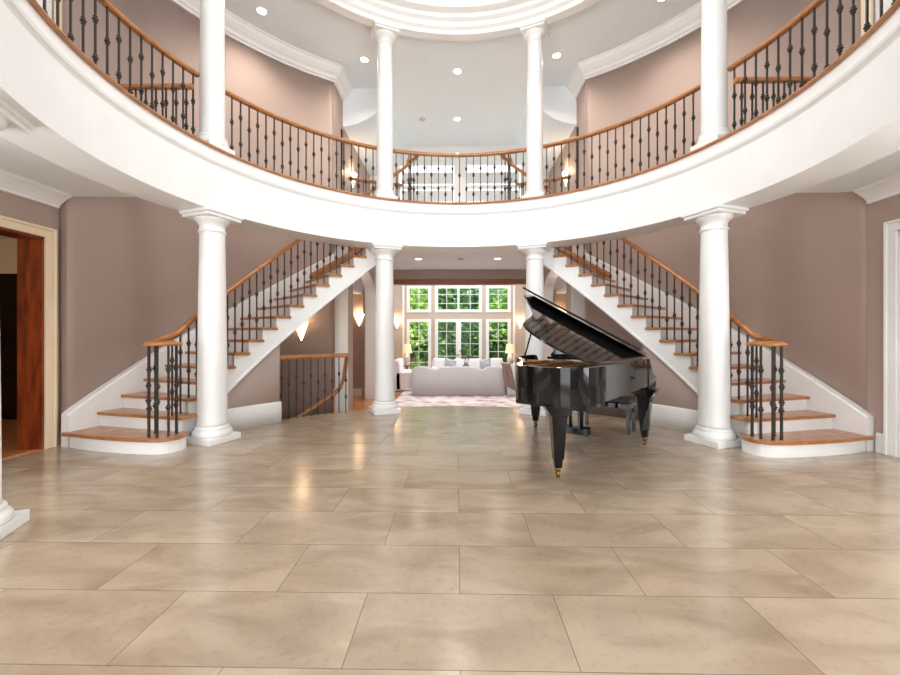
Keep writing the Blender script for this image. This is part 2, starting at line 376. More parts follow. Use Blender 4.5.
# ------------------------------------------------------------------ gallery ring
fas = [(3.26, 3.0), (3.26, 3.57), (3.245, 3.585), (3.225, 3.60), (3.215, 3.625), (3.235, 3.645), (3.245, 3.66), (3.245, 3.765), (3.74, 3.765), (3.74, 3.0)]
fas = [(a+.07, b) for a, b in fas]
struct(MB().arc(fas, 0, 360, 192, smooth=False).build('trim_fascia', 'white', loc=(0, -.07, 0)), 'broad white curved fascia of the round gallery', 'balcony fascia')
nos = [(3.20, 3.772), (3.205, 3.79), (3.22, 3.80), (3.36, 3.80), (3.36, 3.766), (3.21, 3.766)]
struct(MB().arc([(a+.07+.06*(a > 3.3), b) for a, b in nos], 0, 360, 192, smooth=False).build('trim_nosing', 'oak', loc=(0, -.07, 0)), 'thin oak nosing along the gallery floor edge', 'trim')
def slab(mb, a0, a1, n, rin, z0, z1, outer):
    A = [a0+(a1-a0)*i/n for i in range(n+1)]
    rows = []
    for a in A:
        p = pol(rin, a); o = outer(a); q = (o*cos(R_(a)), CY+o*sin(R_(a)))
        rows.append([(p[0], p[1], z0), (q[0], q[1], z0), (q[0], q[1], z1), (p[0], p[1], z1)])
    mb.grid(rows, closed_v=True, smooth=False)
    if abs(a1-a0) < 359: mb.cap(rows[0]); mb.cap(rows[-1])
def outer_lower(a):
    c, s_ = abs(cos(R_(a))), sin(R_(a)); r = (5.02 if cos(R_(a)) > 0 else 5.13)/max(c, 1e-3)
    if s_ > 0: r = min(r, 1.02/max(s_, 1e-3))
    if s_ < 0: r = min(r, 7.1/max(-s_, 1e-3))
    return max(r, 3.7)
mb = MB(); slab(mb, -195.6, 15.6, 130, 3.7, 3.17, 3.79, outer_lower)
struct(mb.build('ceiling_gallery', 'ceil'), 'pale ceiling under the gallery around the rotunda', 'ceiling')
mb = MB(); slab(mb, -195.6, 15.6, 130, 3.38, 3.785, 3.798, outer_lower); slab(mb, 15.6, 164.4, 80, 3.38, 3.785, 3.798, lambda a: 3.74)
struct(mb.build('floor_gallery', 'bounce_floor'))
# landing and hall slab between the two flights
AT = 76.4
land = arcpts(3.7, AT, 90, 8) + arcpts(3.7, 90, AT, 8, -1)[1:] + [pol(5.0, AT, -1)] + arcpts(5.0, AT, WC, 6, -1)[1:] + [(-HX, 8.5), (-HX, 12.0), (HX, 12.0), (HX, 8.5)] + arcpts(5.0, WC, AT, 6)
struct(MB().prism(land, 3.32, 3.79).build('ceiling_hall', 'ceil'), 'white ceiling of the lower hall beneath the stair landing', 'ceiling')
struct(MB().prism(land, 3.79, 3.799).build('floor_landing', 'bounce_floor'))

# ------------------------------------------------------------------ upper ceiling, ring moulding and dome
mb = MB()
def outer_up(a):
    c, s_ = abs(cos(R_(a))), sin(R_(a)); r = 6.6/max(c, 1e-3)
    r = min(r, (9.2 if s_ > 0 else 8.5)/max(abs(s_), 1e-3)); return r
slab(mb, 0, 360, 144, 3.36, ZC, ZC+.1, outer_up)
struct(mb.build('ceiling', 'ceil'), 'smooth pale upper ceiling with recessed downlights', 'ceiling')
mb = MB(); mb.arc([(3.50, 7.0), (3.50, 6.91), (3.46, 6.89), (3.30, 6.89), (3.28, 6.95), (3.23, 6.985), (3.20, 7.04), (3.14, 7.08), (3.12, 7.13), (3.0, 7.15), (2.98, 7.2), (3.1, 7.3), (3.50, 7.3)], 0, 360, 144, smooth=False)
struct(mb.build('trim_ring', 'white'), 'stepped white circular moulding around the dome', 'moulding')
prof = [(3.1, 7.2)] + [(3.05*cos(R_(t)), 7.25+1.5*sin(R_(t))) for t in range(0, 91, 6)]
struct(MB().lathe(prof, (0, CY, 0), 96, cap=False).build('ceiling_dome', 'ceil'), 'shallow white dome above the rotunda', 'dome')

# ------------------------------------------------------------------ hall beyond the columns
ZH = 3.32; YH = 11.9; HL = 2.37
for s in (-1, 1):
    # wall with an arched opening along the side of the hall, lower storey
    mb = MB(); ya, yb, zs = 9.0, 11.35, 2.45; rad = (yb-ya)/2; ym = (ya+yb)/2
    x0, x1 = sorted((s*HL, s*(HL+.27)))
    mb.box(x0, x1, 8.6, ya, ZL, ZH); mb.box(x0, x1, yb, YH, ZL, ZH)
    n = 20; rows = []
    for i in range(n+1):
        t = pi*i/n; y = ym-rad*cos(t); z = zs+.62*sin(t)
        rows.append([(x0, y, z), (x1, y, z), (x1, y, ZH), (x0, y, ZH)])
    mb.grid(rows, closed_v=True, smooth=False)
    struct(mb.build('wall_arch_'+SIDE[s], 'taupe'), 'taupe wall with an arched opening, %s of the lower hall' % SIDE[s], 'wall')
    mb = MB()
    mb.box(*sorted((s*HL, s*(HL+.27))), 8.56, 8.6, -1.5, ZH)
    struct(mb.build('trim_pilaster_'+SIDE[s], 'white'), 'flat white pilaster where the %s curved wall ends' % SIDE[s], 'pilaster')
    mb = MB(); xx = sorted((s*(HL-.025), s*(HL)))
    mb.box(*xx, yb, YH-.02, ZL, ZH)
    xx = sorted((s*(HL-.02), s*(HL+.26)))
    rows = []
    for i in range(n+1):
        t = pi*i/n; rows.append([(xx[0], ym-rad*cos(t), zs+.62*sin(t)), (xx[1], ym-rad*cos(t), zs+.62*sin(t)), (xx[1], ym-(rad-.02)*cos(t), zs+.60*sin(t)), (xx[0], ym-(rad-.02)*cos(t), zs+.60*sin(t))])
    mb.grid(rows, closed_v=True, smooth=False)
    mb.box(*xx, yb-.02, yb, ZL, zs)
    struct(mb.build('trim_arch_'+SIDE[s], 'white'), 'white arch casing and jamb, %s of the lower hall' % SIDE[s], 'arch trim')
    # side room seen through the arch
    mb = MB(); mb.box(*sorted((s*(HX+.2), s*6.2)), 12.0, 12.15, ZL, 3.3); mb.box(*sorted((s*6.1, s*6.2)), 8.8, 12, ZL, 3.3); mb.box(*sorted((s*(HX+.24), s*6.2)), 8.9, 9.0, ZL, 3.3)
    struct(mb.build('wall_sideroom_'+SIDE[s], 'taupe'))
    struct(MB().box(*sorted((s*(HX+.24), s*6.2)), 8.9, 12.2, 2.62, 2.7).build('ceiling_sideroom_'+SIDE[s], 'ceil'))
    struct(MB().box(*sorted((s*(HX+.24), s*6.1)), 11.97, 12.0, ZL, ZL+.22).build('baseboard_sideroom_'+SIDE[s], 'white'))
    # upper hall side wall and cove
    mb = MB(); mb.box(*sorted((s*HX, s*(HX+.24))), 8.45, 12.0, ZH, 6.15); mb.box(*sorted((s*HX, s*(HX+.24))), 8.45, 9.15, 6.15, ZC)
    struct(mb.build('wall_upperhall_'+SIDE[s], 'taupe'), 'taupe side wall of the upper hall, %s of the landing' % SIDE[s], 'wall')
    mb = MB(); rows = []
    for i in range(9):
        t = R_(90*i/8); x = HX+.1-1.1*sin(t); z = ZC-.02-.85*cos(t)
        rows.append([(s*x, 9.15, z), (s*x, 12.0, z)])
    mb.grid(rows); mb.add([(s*(HX+.1), 9.15, 6.1), (s*(HX+.1), 9.15, ZC)]+[r[0] for r in reversed(rows)], [tuple(range(11))])
    struct(mb.build('ceiling_cove_'+SIDE[s], 'ceil'), 'white coved ceiling edge, %s of the upper hall' % SIDE[s], 'ceiling')
    mb = MB(); mb.box(*sorted((s*(HX-.03), s*(HX+.02))), 9.0, 9.1, Z2, 6.0); struct(mb.build('trim_post_'+SIDE[s], 'darkwood'))
# header between hall and living room
struct(MB().box(-2.9, 2.9, YH, YH+.1, 3.03, 3.8).build('wall_header', 'taupe'), 'taupe header over the opening to the living room', 'wall')
struct(MB().box(-2.63, 2.63, YH-.03, YH+.28, 2.89, 3.04).build('trim_beam', 'beam'), 'brown wooden beam under the living room header', 'beam')
# end wall of the upper hall with its bright window
struct(wall_cells(MB(), 'y', 12.0, 12.2, -2.9, 2.9, 3.3, ZC, [(-1.85, 1.95, 4.0, 6.55)]).build('wall_upperhall_back', 'white'), 'white end wall of the upper hall', 'wall')
w = MB(); X0, X1, W0, W1 = -1.85, 1.95, 4.0, 6.55
for x in (X0+.05, X1-.05): w.box(x-.05, x+.05, 12.0, 12.12, W0, W1)
w.box(-.13, .23, 12.0, 12.12, W0, W1)
for z in (W0+.05, W1-.05, 5.8): w.box(X0, X1, 12.02, 12.1, z-.05, z+.05)
for x in (-.95, 1.05): w.box(x-.02, x+.02, 12.03, 12.09, W0, W1)
w = struct(w.build('window_1', 'white'), 'large white framed window at the end of the upper hall', 'window')
MB().box(X0, X1, 12.09, 12.1, W0, W1).build('pane', 'glass', w)
for k, (za, zb) in enumerate(((5.90, 6.24), (5.38, 5.70))):
    for xa, xb in ((-1.7, -.15), (.25, 1.8)):
        MB().box(xa, xb, 12.06, 12.075, za, zb).build('blind', 'blind', w)

# ------------------------------------------------------------------ living room
YW = 16.0; XC = .1
def win(l, r, z0, z1): return (l, r, z0, z1)
OPS = [win(-2.04, -1.07, 2.29, 3.36), win(-.92, .94, 2.29, 3.36), win(1.09, 2.07, 2.29, 3.36), win(-2.04, -1.07, ZL+.3, 2.03), win(-.92, .94, ZL, 2.03), win(1.09, 2.07, ZL+.3, 2.03)]
struct(wall_cells(MB(), 'y', YW, YW+.2, -4.2, 4.2, ZL, 4.3, OPS).build('wall_window', 'tan'), 'tan window wall at the far end of the living room', 'wall')
mb = MB()
for s in (-1, 1): mb.box(*sorted((s*4.0, s*4.2)), 12.05, 16.2, ZL, 4.3); mb.box(*sorted((s*2.6, s*4.2)), 12.2, 12.3, ZL, 4.3)
struct(mb.build('wall_living', 'tan'))
struct(MB().box(-4.2, 4.2, 12.05, 16.2, 4.2, 4.35).build('ceiling_living', 'ceil'))
struct(MB().box(-2.6, 2.6, YW-.04, YW, 3.40, 3.5).build('trim_window_head', 'white'))
mb = MB()
for x in (-2.17, 2.2): mb.box(x-.04, x+.04, YW-.03, YW, ZL, 3.45)
struct(mb.build('trim_window_side', 'white'))
names = ['upper left window of the living room, with white grid', 'upper middle double window of the living room, with white grid', 'upper right window of the living room, with white grid',
         'tall lower left window of the living room, with white grid', 'white french doors with gridded glass behind the sofas', 'tall lower right window of the living room, with white grid']
for i, (l, r, z0, z1) in enumerate(OPS):
    dbl = i in (1, 4); fr = MB(); t = .12
    fr.box(l, r, YW-.03, YW+.05, z0, z0+t); fr.box(l, r, YW-.03, YW+.05, z1-t, z1)
    fr.box(l, l+t, YW-.03, YW+.05, z0+t, z1-t); fr.box(r-t, r, YW-.03, YW+.05, z0+t, z1-t)
    if dbl: fr.box((l+r)/2-(.1 if i == 4 else .04), (l+r)/2+(.1 if i == 4 else .04), YW-.03, YW+.05, z0+t, z1-t)
    w = struct(fr.build(('door_1' if i == 4 else 'window_%d' % (i+2)), 'white'), names[i], 'french doors' if i == 4 else 'window')
    mu = MB(); nx = 4 if dbl else 2; nz = 3 if i < 3 else 5
    for k in range(1, nx):
        if dbl and k == nx//2: continue
        x = l+(r-l)*k/nx; mu.box(x-.011, x+.011, YW, YW+.03, z0+t, z1-t)
    for k in range(1, nz):
        z = z0+(z1-z0)*k/nz; mu.box(l+t, r-t, YW, YW+.03, z-.011, z+.011)
    mu.build('muntin', 'white', w)
    MB().box(l+t*.5, r-t*.5, YW+.03, YW+.036, z0+t*.5, z1-t*.5).build('pane', 'glass', w)
    if i == 4:
        h = MB()
        for x in (-.05+(l+r)/2, .05+(l+r)/2): h.tube([(x, YW-.03, .62), (x, YW-.08, .62), (x+(.09 if x > .13 else -.09), YW-.08, .62)], .012, 6)
        h.build('handle', 'iron', w, label if False else 0)

# ------------------------------------------------------------------ columns
def column(name_lbl, x, y, ang, z0, z1, rb, rt, hb=.24, ha=.265):
    e = empty('column', name_lbl, 'column', (x, y, z0), ang, kind='thing'); H = z1-z0
    MB().box(-hb, hb, -hb, hb, 0, .085).build('plinth', 'white', e, .008)
    pr = [(hb*.985, .085), (hb*1.0, .105), (hb*.985, .135), (hb*.93, .155), (hb*.88, .16), (rb+.025, .175), (rb+.03, .19), (rb+.022, .205), (rb+.008, .215)]
    MB().lathe(pr, n=40).build('base', 'white', e)
    sh = [(rb+.008, .21), (rb, .25)]
    for k in range(9):
        t = k/8; sh.append((rb+(rt-rb)*(t**1.6), .25+(H-.25-.34)*t))
    sh += [(rt, H-.30), (rt, H-.20)]
    MB().lathe(sh, n=40).build('shaft', 'white', e)
    ca = [(rt+.001, H-.265), (rt+.014, H-.26), (rt+.018, H-.247), (rt+.014, H-.235), (rt+.002, H-.23), (rt, H-.165), (rt+.010, H-.16), (rt+.012, H-.145), (rt+.022, H-.14), (rt+.048, H-.115), (rt+.058, H-.09), (rt+.058, H-.078)]
    MB().lathe(ca, n=40).build('capital', 'white', e)
    mb = MB(); mb.box(-ha+.022, ha-.022, -ha+.022, ha-.022, H-.08, H-.04); mb.box(-ha, ha, -ha, ha, H-.04, H)
    mb.build('abacus', 'white', e, .006)
    return e
AN, AF, RC = 20.2, 67.2, 3.5
for s in (-1, 1):
    for a, wl, wu in ((AN, 'white lower column at the foot of the %s staircase', 'white upper column standing on the gallery above the %s stair foot'),
                      (AF, 'white lower column at the %s side of the living room opening', 'white upper column at the %s side of the landing')):
        x, y = pol(RC, a, s); ang = atan2(y-CY, x)
        column(wl % SIDE[s], x, y, ang, 0, 3.0, .178, .150)
        column(wu % SIDE[s], x, y, ang, Z2, 6.89, .150, .130, .19, .235)
column('white column nearest the viewer, cut off by the left picture edge', -3.41, 2.70, atan2(2.70-CY, -3.41), 0, 3.0, .178, .150)

# ------------------------------------------------------------------ balusters
def bal_mesh(name, h, ks, r=.0078, kr=.029):
    mb = MB(); mb.box(-r, r, -r, r, 0, h)
    for k in ks:
        z = k if k > 0 else h+k
        mb.lathe([(r, z-.042), (kr*.72, z-.03), (kr*.55, z-.02), (kr, z), (kr*.55, z+.02), (kr*.72, z+.03), (r, z+.042)], n=8, smooth=False)
    mb.lathe([(r*1.9, 0), (r*1.9, .014), (r, .022)], n=6, smooth=False)
    me = mb.build(name, 'iron')
    return me
def lens(pts):                              # cumulative length of a polyline
    d = [0]
    for a, b in zip(pts, pts[1:]): d.append(d[-1]+(Vector(b)-Vector(a)).length)
    return d
RAILP = [(-.032, -.03), (-.036, -.005), (-.030, .018), (-.012, .03), (.012, .03), (.030, .018), (.036, -.005), (.032, -.03)]
def rail_sweep(mb, pts, prof=RAILP, sc=1.0):  # handrail section kept upright along a 3D path
    pts = [Vector(p) for p in pts]; rows = []
    for i, p in enumerate(pts):
        d = pts[min(i+1, len(pts)-1)]-pts[max(i-1, 0)]; f = Vector((d.x, d.y, 0))
        if f.length < 1e-4: f = Vector((1, 0, 0))
        f.normalize(); x = Vector((f.y, -f.x, 0)); dd = d.normalized(); up = x.cross(dd).normalized()
        rows.append([p+x*a*sc+up*b*sc for a, b in prof])
    mb.grid(rows, closed_v=True); mb.cap(rows[0]); mb.cap(rows[-1]); return mb
protos = []
GC = CY-.11                                  # centre of the railing circle
def gpol(r, a, s): return (s*r*cos(R_(a)), GC+r*sin(R_(a)))
def gallery(label, a0, a1, s, h=1.01, r=3.62):
    e = empty('gallery_railing', label, 'railing', (*gpol(r, (a0+a1)/2, s), Z2), group='railing sections of the round gallery')
    ox, oy, oz = e.location
    n = max(8, int(abs(a1-a0)/1.2))
    pts = [(gpol(r, a0+(a1-a0)*i/n, s)[0]-ox, gpol(r, a0+(a1-a0)*i/n, s)[1]-oy, h-.03) for i in range(n+1)]
    rail_sweep(MB(), pts).build('handrail', 'oak', e)
    nb = int(round(abs(a1-a0)/2.09)); A = bal_mesh('baluster', h-.055, (.34, .72)); B = bal_mesh('baluster', h-.055, (.24, .60))
    for k in range(nb):
        a = a0+(a1-a0)*(k+.5)/nb; x, y = gpol(r, a, s); src = (A, B)[k % 2]
        loc = (x-ox, y-oy, 0); rz = atan2(y-CY, x)
        if k < 2: src.parent = e; src.location = loc; src.rotation_euler = (0, 0, rz)
        else: copy_child(src, e, loc, rz)
    return e
dA = 2.3; GN, GF = 21.9, 67.9
gallery('oak and iron gallery railing between the two landing columns', GF+dA, 180-GF-dA, 1)
for s in (-1, 1):
    gallery('oak and iron gallery railing between landing column and outer column, %s side' % SIDE[s], GN+dA, GF-dA, s)
    gallery('oak and iron gallery railing nearest the viewer, %s of the outer column' % SIDE[s], -19, GN-dA, s)

# ------------------------------------------------------------------ staircases
A0, DA, RI = 7.4, 3.45, .19
an = lambda n: A0+DA*n
zl = lambda a: RI*(a-A0)/DA                  # nosing line
NT = 19
first = [(4.86, 4.92), (4.5, 4.80), (4.0, 4.69), (3.62, 4.645), (3.45, 4.68), (3.37, 4.79), (3.37, 4.92), (3.44, 5.03), (3.62, 5.06)]
def stair(s):
    nm = SIDE[s]
    e = empty('staircase', 'curved white staircase with oak treads rising along the %s wall' % nm, 'staircase', (*pol(4.3, 12, s), 0))
    ox, oy, _ = e.location; off = lambda mb: mb.build
    def bld(mb, name, mat, bev=0, par=e):
        mb.v = [(x-ox, y-oy, z) for x, y, z in mb.v]; return mb.build(name, mat, par, bev)
    # starting step
    curve = catmull([(x, y) for x, y in first], 5, closed=False)
    back = arcpts(5.07, 13.2, 15.0, 3)[::-1]
    o1 = [(s*(x+(.09 if x > 4.8 else 0)), y) for x, y in curve + [pol(3.72, 15.0)] + arcpts(4.97, 15.0, 11, 4)]
    bld(MB().prism(o1, RI-.04, RI), 'tread', 'oak', .012)
    cx, cy = pol(4.2, 13)
    o2 = [(s*(x+.03*(1 if x < 3.6 else 0)), y+(.03 if y < 4.95 else -.02)) for x, y in curve + [pol(3.74, 14.8)] + arcpts(4.97, 14.8, 11, 4)]
    bld(MB().prism(o2, 0, RI-.04), 'riser', 'white')
    for n in range(2, NT+1):
        ri = 3.58 if n == 2 else 3.70
        ov = .45
        pr = arcpts(ri, an(n)-ov, an(n+1)+.15, 4, s) + arcpts(5.07, an(n+1)+.15, an(n)-ov, 4, s)
        bld(MB().prism(pr, RI*n-.042, RI*n), 'tread', 'oak', .012)
        q = MB(); rr = 3.62 if n == 2 else 3.745
        q.arc([(rr, RI*(n-1)), (5.07, RI*(n-1)), (5.07, RI*n-.042), (rr, RI*n-.042)], an(n), an(n)+.45, 1, s, smooth=False)
        bld(q, 'riser', 'white')
    q = MB(); q.arc([(3.745, RI*NT), (5.07, RI*NT), (5.07, Z2-.01), (3.745, Z2-.01)], an(20), an(20)+.45, 1, s, smooth=False); bld(q, 'riser', 'white')
    # inner stringer, stepped on top and sloping below
    q = MB(); DR_ = .49
    def seg(r0, r1, a_, b_, top):
        rows = []
        for i in range(4):
            a = a_+(b_-a_)*i/3; bot = max(0, zl(a)-DR_)
            rows.append([(*pol(r0, a, s), bot), (*pol(r1, a, s), bot), (*pol(r1, a, s), top), (*pol(r0, a, s), top)])
        q.grid(rows, closed_v=True, smooth=False); q.cap(rows[0]); q.cap(rows[-1])
    for n in range(2, NT+1): seg(3.745, 3.80, an(n), an(n+1), RI*n-.042)
    bld(q, 'stringer', 'white')
    # moulded lower edge of the stringer
    q = MB(); q.arc([(3.73, -DR_-.01), (3.80, -DR_-.01), (3.80, -DR_+.05), (3.735, -DR_+.05), (3.725, -DR_+.02)], 20, an(20), 60, s, zf=zl); bld(q, 'stringer_moulding', 'white')
    # soffit
    q = MB(); q.arc([(3.76, -DR_), (5.08, -DR_), (5.08, -DR_+.06), (3.76, -DR_+.06)], 16.5, an(20), 60, s, zf=zl); bld(q, 'soffit', 'white')
    # skirt on the outer wall
    q = MB(); rows = []
    for i in range(61):
        a = 10.0+(58.6-10.0)*i/60; t = zl(a)+.27; lo_ = max(0, t-.5); ro = 5.09 if a > 11 else 4.995/cos(R_(a))
        rows.append([(*pol(4.965, a, s), lo_), (*pol(4.965, a, s), t-.02), (*pol(4.985, a, s), t), (*pol(ro, a, s), t), (*pol(ro, a, s), lo_)])
    q.grid(rows, closed_v=True, smooth=False); q.cap(rows[0]); q.cap(rows[-1]); bld(q, 'skirt_board', 'white')
    q = MB(); q.arc([(4.95, -.1), (5.06, -.1), (5.06, .10), (5.04, .13), (4.97, .13), (4.95, .10)], 53, an(20), 30, s, zf=zl); bld(q, 'curb_cap', 'oak')
    # balustrade
    g = empty('stair_railing', 'iron balusters and oak handrail with volute on the %s staircase' % nm, 'stair railing', (s*3.60, 4.86, RI))
    gx, gy, gz = g.location
    RR = 3.80; HR = .95; pts = []
    vx, vy = 3.62, 4.87; zv = 1.30
    hr = MB()
    path = []
    for i in range(26):                     # volute spiral
        t = i/25; th = R_(-90)+t*R_(-470); rad = .05+.08*(1-t)
        path.append((vx+rad*cos(th)*1.0, vy+rad*sin(th), zv))
    path = path[::-1]
    sx, sy = path[-1][0], path[-1][1]
    up = [(sx+.1, sy+.02, zv+.0)]
    for a in [15.5+.8*i for i in range(77)]:
        z = zl(a)+HR
        if a < 19: z = max(z, zv+.005*(a-15))
        if a > 75.0: break
        up.append((*pol(RR, a), z))
    x, y = pol(RR, 75.3); up += [(*pol(RR, 75.1), zl(75)+HR+.10), (x, y, 4.72), (*pol(RR, 75.8), 4.765), (*pol(RR-.1, 77), 4.775), (*pol(3.54, 77.2), 4.775)]
    full = [(s*x-gx, y-gy, z-gz) for x, y, z in path+up]
    rail_sweep(hr, full); hr.lathe([(.0, -.03), (.10, -.032), (.19, -.03), (.2, -.01), (.19, .012), (.1, .02), (0, .022)], (s*vx-gx, vy-gy, zv-gz), 28)
    hr.build('handrail', 'oak', g)
    pr = {}
    def put(x, y, z0, h, key):
        src = pr.get(key)
        loc = (s*x-gx, y-gy, z0-gz); rz = atan2(y-CY, s*x)
        if src is None:
            ks = {'a': (.36, .72), 'b': (.52,), 'c': (.30, .70), 'd': (.42, .80), 'v': (.34, .80), 'w': (.42, .60)}[key[0]]
            src = bal_mesh('baluster', h, ks, r=.0092 if key[0] in 'vw' else .0082, kr=.034 if key[0] in 'vw' else .030); src.parent = g; src.location = loc; src.rotation_euler = (0, 0, rz); pr[key] = src
        else: copy_child(src, g, loc, rz)
    for k, (dx, dy) in enumerate(((-.13, -.10), (-.04, -.17), (.07, -.16), (.14, -.08), (.15, .05), (-.15, .02), (-.08, .11))):
        put(vx+dx*.95, vy+dy*.95+.01, RI, zv-RI-.03, 'v' if k % 2 == 0 else 'w')
    for n in range(2, NT+1):
        for j in (0, 1):
            a = an(n)+.55+j*DA/2; h = zl(a)+HR-.025-RI*n
            if n == 2: h = max(h, zv-RI*n-.03)
            put(*pol(RR-.02, a), RI*n, h, ('a', 'c')[j]+str(round(h, 2)) if n % 2 else ('c', 'd')[j]+str(round(h, 2)))
    for dx in (-.05, 0, .05): put(pol(RR, 75.8)[0]+dx, pol(RR, 75.8)[1]+abs(dx), Z2, 1.02, 'w')
    return e
for s in (-1, 1):
    stair(s)
    nm = SIDE[s]
    # wall under the flight with tall white baseboard
    q = MB(); rows = []
    for i in range(25):
        a = 15+(WE-15)*i/24; top = max(.02, zl(a)-.44)
        rows.append([(*pol(3.765, a, s), 0), (*pol(3.88, a, s), 0), (*pol(3.88, a, s), top), (*pol(3.765, a, s), top)])
    q.grid(rows, closed_v=True); q.cap(rows[0]); q.cap(rows[-1])
    struct(q.build('wall_understair_'+nm, 'taupe'), 'taupe wall panel beneath the %s staircase' % nm, 'wall')
    q = MB(); q.arc([(3.735, 0), (3.77, 0), (3.77, .33), (3.745, .33), (3.735, .30)], 20, WE+.2, 24, s)
    struct(q.build('baseboard_understair_'+nm, 'white'), 'tall white baseboard beneath the %s staircase' % nm, 'baseboard')
    # guard rail of the stairwell on the upper landing, and at the head of the opening
    g = empty('landing_railing', 'low oak and iron guard rail at the %s edge of the upper landing' % nm, 'railing', (*pol(4.95, 68, s), Z2)); gx, gy, gz = g.location
    pts = [(pol(4.95, a, s)[0]-gx, pol(4.95, a, s)[1]-gy, .90) for a in [62+1.5*i for i in range(10)]]
    rail_sweep(MB(), pts).build('handrail', 'oak', g)
    b = bal_mesh('baluster', .875, (.3, .58))
    for k in range(9):
        x, y = pol(4.95, 62.6+k*1.5, s)
        if k == 0: b.parent = g; b.location = (x-gx, y-gy, 0)
        else: copy_child(b, g, (x-gx, y-gy, 0))
    g = empty('stairwell_railing', 'straight oak and iron guard across the %s gallery, seen through the front railing' % nm, 'railing', (s*4.3, 5.08, Z2)); gx, gy, gz = g.location
    rail_sweep(MB(), [(s*3.40-gx, 0, .76), (s*4.3-gx, 0, .76), (s*5.0-gx, 0, .76)]).build('handrail', 'oak', g)
    b = bal_mesh('baluster', .73, (.25, .55))
    for k in range(12):
        x = s*(3.48+.13*k)
        if k == 0: b.parent = g; b.location = (x-gx, 0, 0)
        else: copy_child(b, g, (x-gx, 0, 0))

# guard of the lower stairwell under the left flight
g = empty('stairwell_guard', 'oak and iron guard at the well beneath the left staircase', 'railing', (*pol(3.84, 49, -1), 0)); gx, gy, gz = g.location
P = lambda a, z, r=3.84: (pol(r, a, -1)[0]-gx, pol(r, a, -1)[1]-gy, z)
rail_sweep(MB(), [P(WE+.3+.95*i, 1.03) for i in range(20)], sc=1.15).build('handrail', 'oak', g)
b = bal_mesh('baluster', 1.0, (.40, .70)); b2 = bal_mesh('baluster', 1.0, (.28, .58))
for k in range(10):
    a = WE+1.0+k*1.88; src = (b, b2)[k % 2]
    if k < 2: src.parent = g; src.location = P(a, 0)
    else: copy_child(src, g, P(a, 0))
rail_sweep(MB(), [P(57.8, 1.0, 3.88), P(57.7, .80, 3.95), P(57.4, .58, 3.98), P(56.5, .43, 3.98), P(55, .33, 3.98), P(51, .18, 3.98), P(47, .03, 3.99), P(43, -.12, 4.0)]).build('descending_rail', 'oak', g)
q = MB(); q.arc([(5.06, 0), (5.1, 0), (5.1, .3), (5.06, .3)], 44, 61, 14, -1, zf=lambda a: -.6-(61-a)*.055); struct(q.build('trim_well_skirt', 'white'))

# ------------------------------------------------------------------ lamps
def light(kind, loc, power, col=(1, 1, 1), rot=(0, 0, 0), **k):
    L = bpy.data.lights.new('lamp', kind); L.energy = power; L.color = col
    for a, v in k.items(): setattr(L, a, v)
    o = bpy.data.objects.new('light_source', L); COL.objects.link(o); o.location = loc; o.rotation_euler = rot
    return o
def downlight(label, x, y, z, power, group):
    e = empty('downlight', label, 'downlight', (x, y, z), group=group)
    MB().lathe([(.075, 0), (.075, -.006), (.10, -.012), (.105, -.004), (.105, 0)], n=28, cap=False).build('trim_ring', 'white', e)
    MB().lathe([(0, -.004), (.076, -.004)], n=28, cap=False).build('lens', 'bulb', e)
    if power: light('SPOT', (x, y, z-.03), power, (1, .92, .82), spot_size=R_(140), spot_blend=.8, shadow_soft_size=.08)
GU = 'downlights in the upper ceiling'
UL = [('lit downlight in the upper ceiling nearest the left outer column', -3.42, 6.94), ('lit downlight in the upper ceiling beside the left landing column', -1.93, 8.2),
      ('lit downlight in the upper ceiling between landing columns, the nearer of two', -.04, 8.6), ('lit downlight in the upper ceiling beside the right landing column', 1.95, 8.15),
      ('lit downlight in the upper ceiling between landing columns, the farther of two', -.04, 10.5), ('lit downlight in the upper ceiling nearest the right outer column', 3.36, 6.77)]
for l, x, y in UL: downlight(l, x, y, ZC-.001, 95, GU)
for l, x, y in (('lit downlight in the lower hall ceiling beside the left column', -1.02, 10.2), ('lit downlight in the lower hall ceiling beside the right column', .98, 10.2)):
    downlight(l, x, y, 3.319, 110, 'downlights in the lower hall')
def puck(label, x, y, z):
    e = tag(MB().lathe([(0, 0), (.07, 0), (.075, -.02), (.05, -.035), (0, -.04)], n=20).build('smoke_detector', 'plaster', loc=(x, y, z)), label, 'smoke detector')
puck('round grey smoke detector on the upper ceiling', -.95, 10.5, ZC)
puck('round dark smoke detector on the lower hall ceiling', .05, 10.2, 3.32)
def sconce(label, x, y, z, rz, power, w=.14, h=.40, mat='sconce', grp=None):   # local +x points out of the wall
    e = empty('wall_sconce', label, 'wall sconce', (x, y, z), rz, group=grp)
    rows = []
    for i in range(9):
        t = i/8; r = .012+(w-.012)*t**1.0; zz = -h/2+h*t
        rows.append([(.012+r*.75*sin(pi*j/12), -r*cos(pi*j/12), zz) for j in range(13)])
    MB().grid(rows).build('glass_shade', mat, e)
    MB().box(0, .014, -.035, .035, -h*.55, h*.1).build('back_plate', 'iron', e, .003)
    d = Matrix.Rotation(rz, 3, 'Z') @ Vector((.12, 0, h*.62))
    light('POINT', (x+d.x, y+d.y, z+d.z), power, (1, .68, .38), shadow_soft_size=.06)
x, y = pol(5.09, 51.4, -1); sconce('lit cone wall sconce beneath the left staircase', x, y, 1.46, atan2(CY-y, -x), 5, .13, .35)
sconce('lit wall sconce seen through the left arch of the lower hall', -2.95, 11.99, 1.84, -pi/2, 6, .16, .36)
sconce('lit wall sconce in the room behind the raised piano lid', 2.95, 11.99, 1.84, -pi/2, 6, .16, .36)
sconce('lit wall sconce left of the living room windows', -2.42, YW-.01, 1.80, -pi/2, 8, .11, .30)
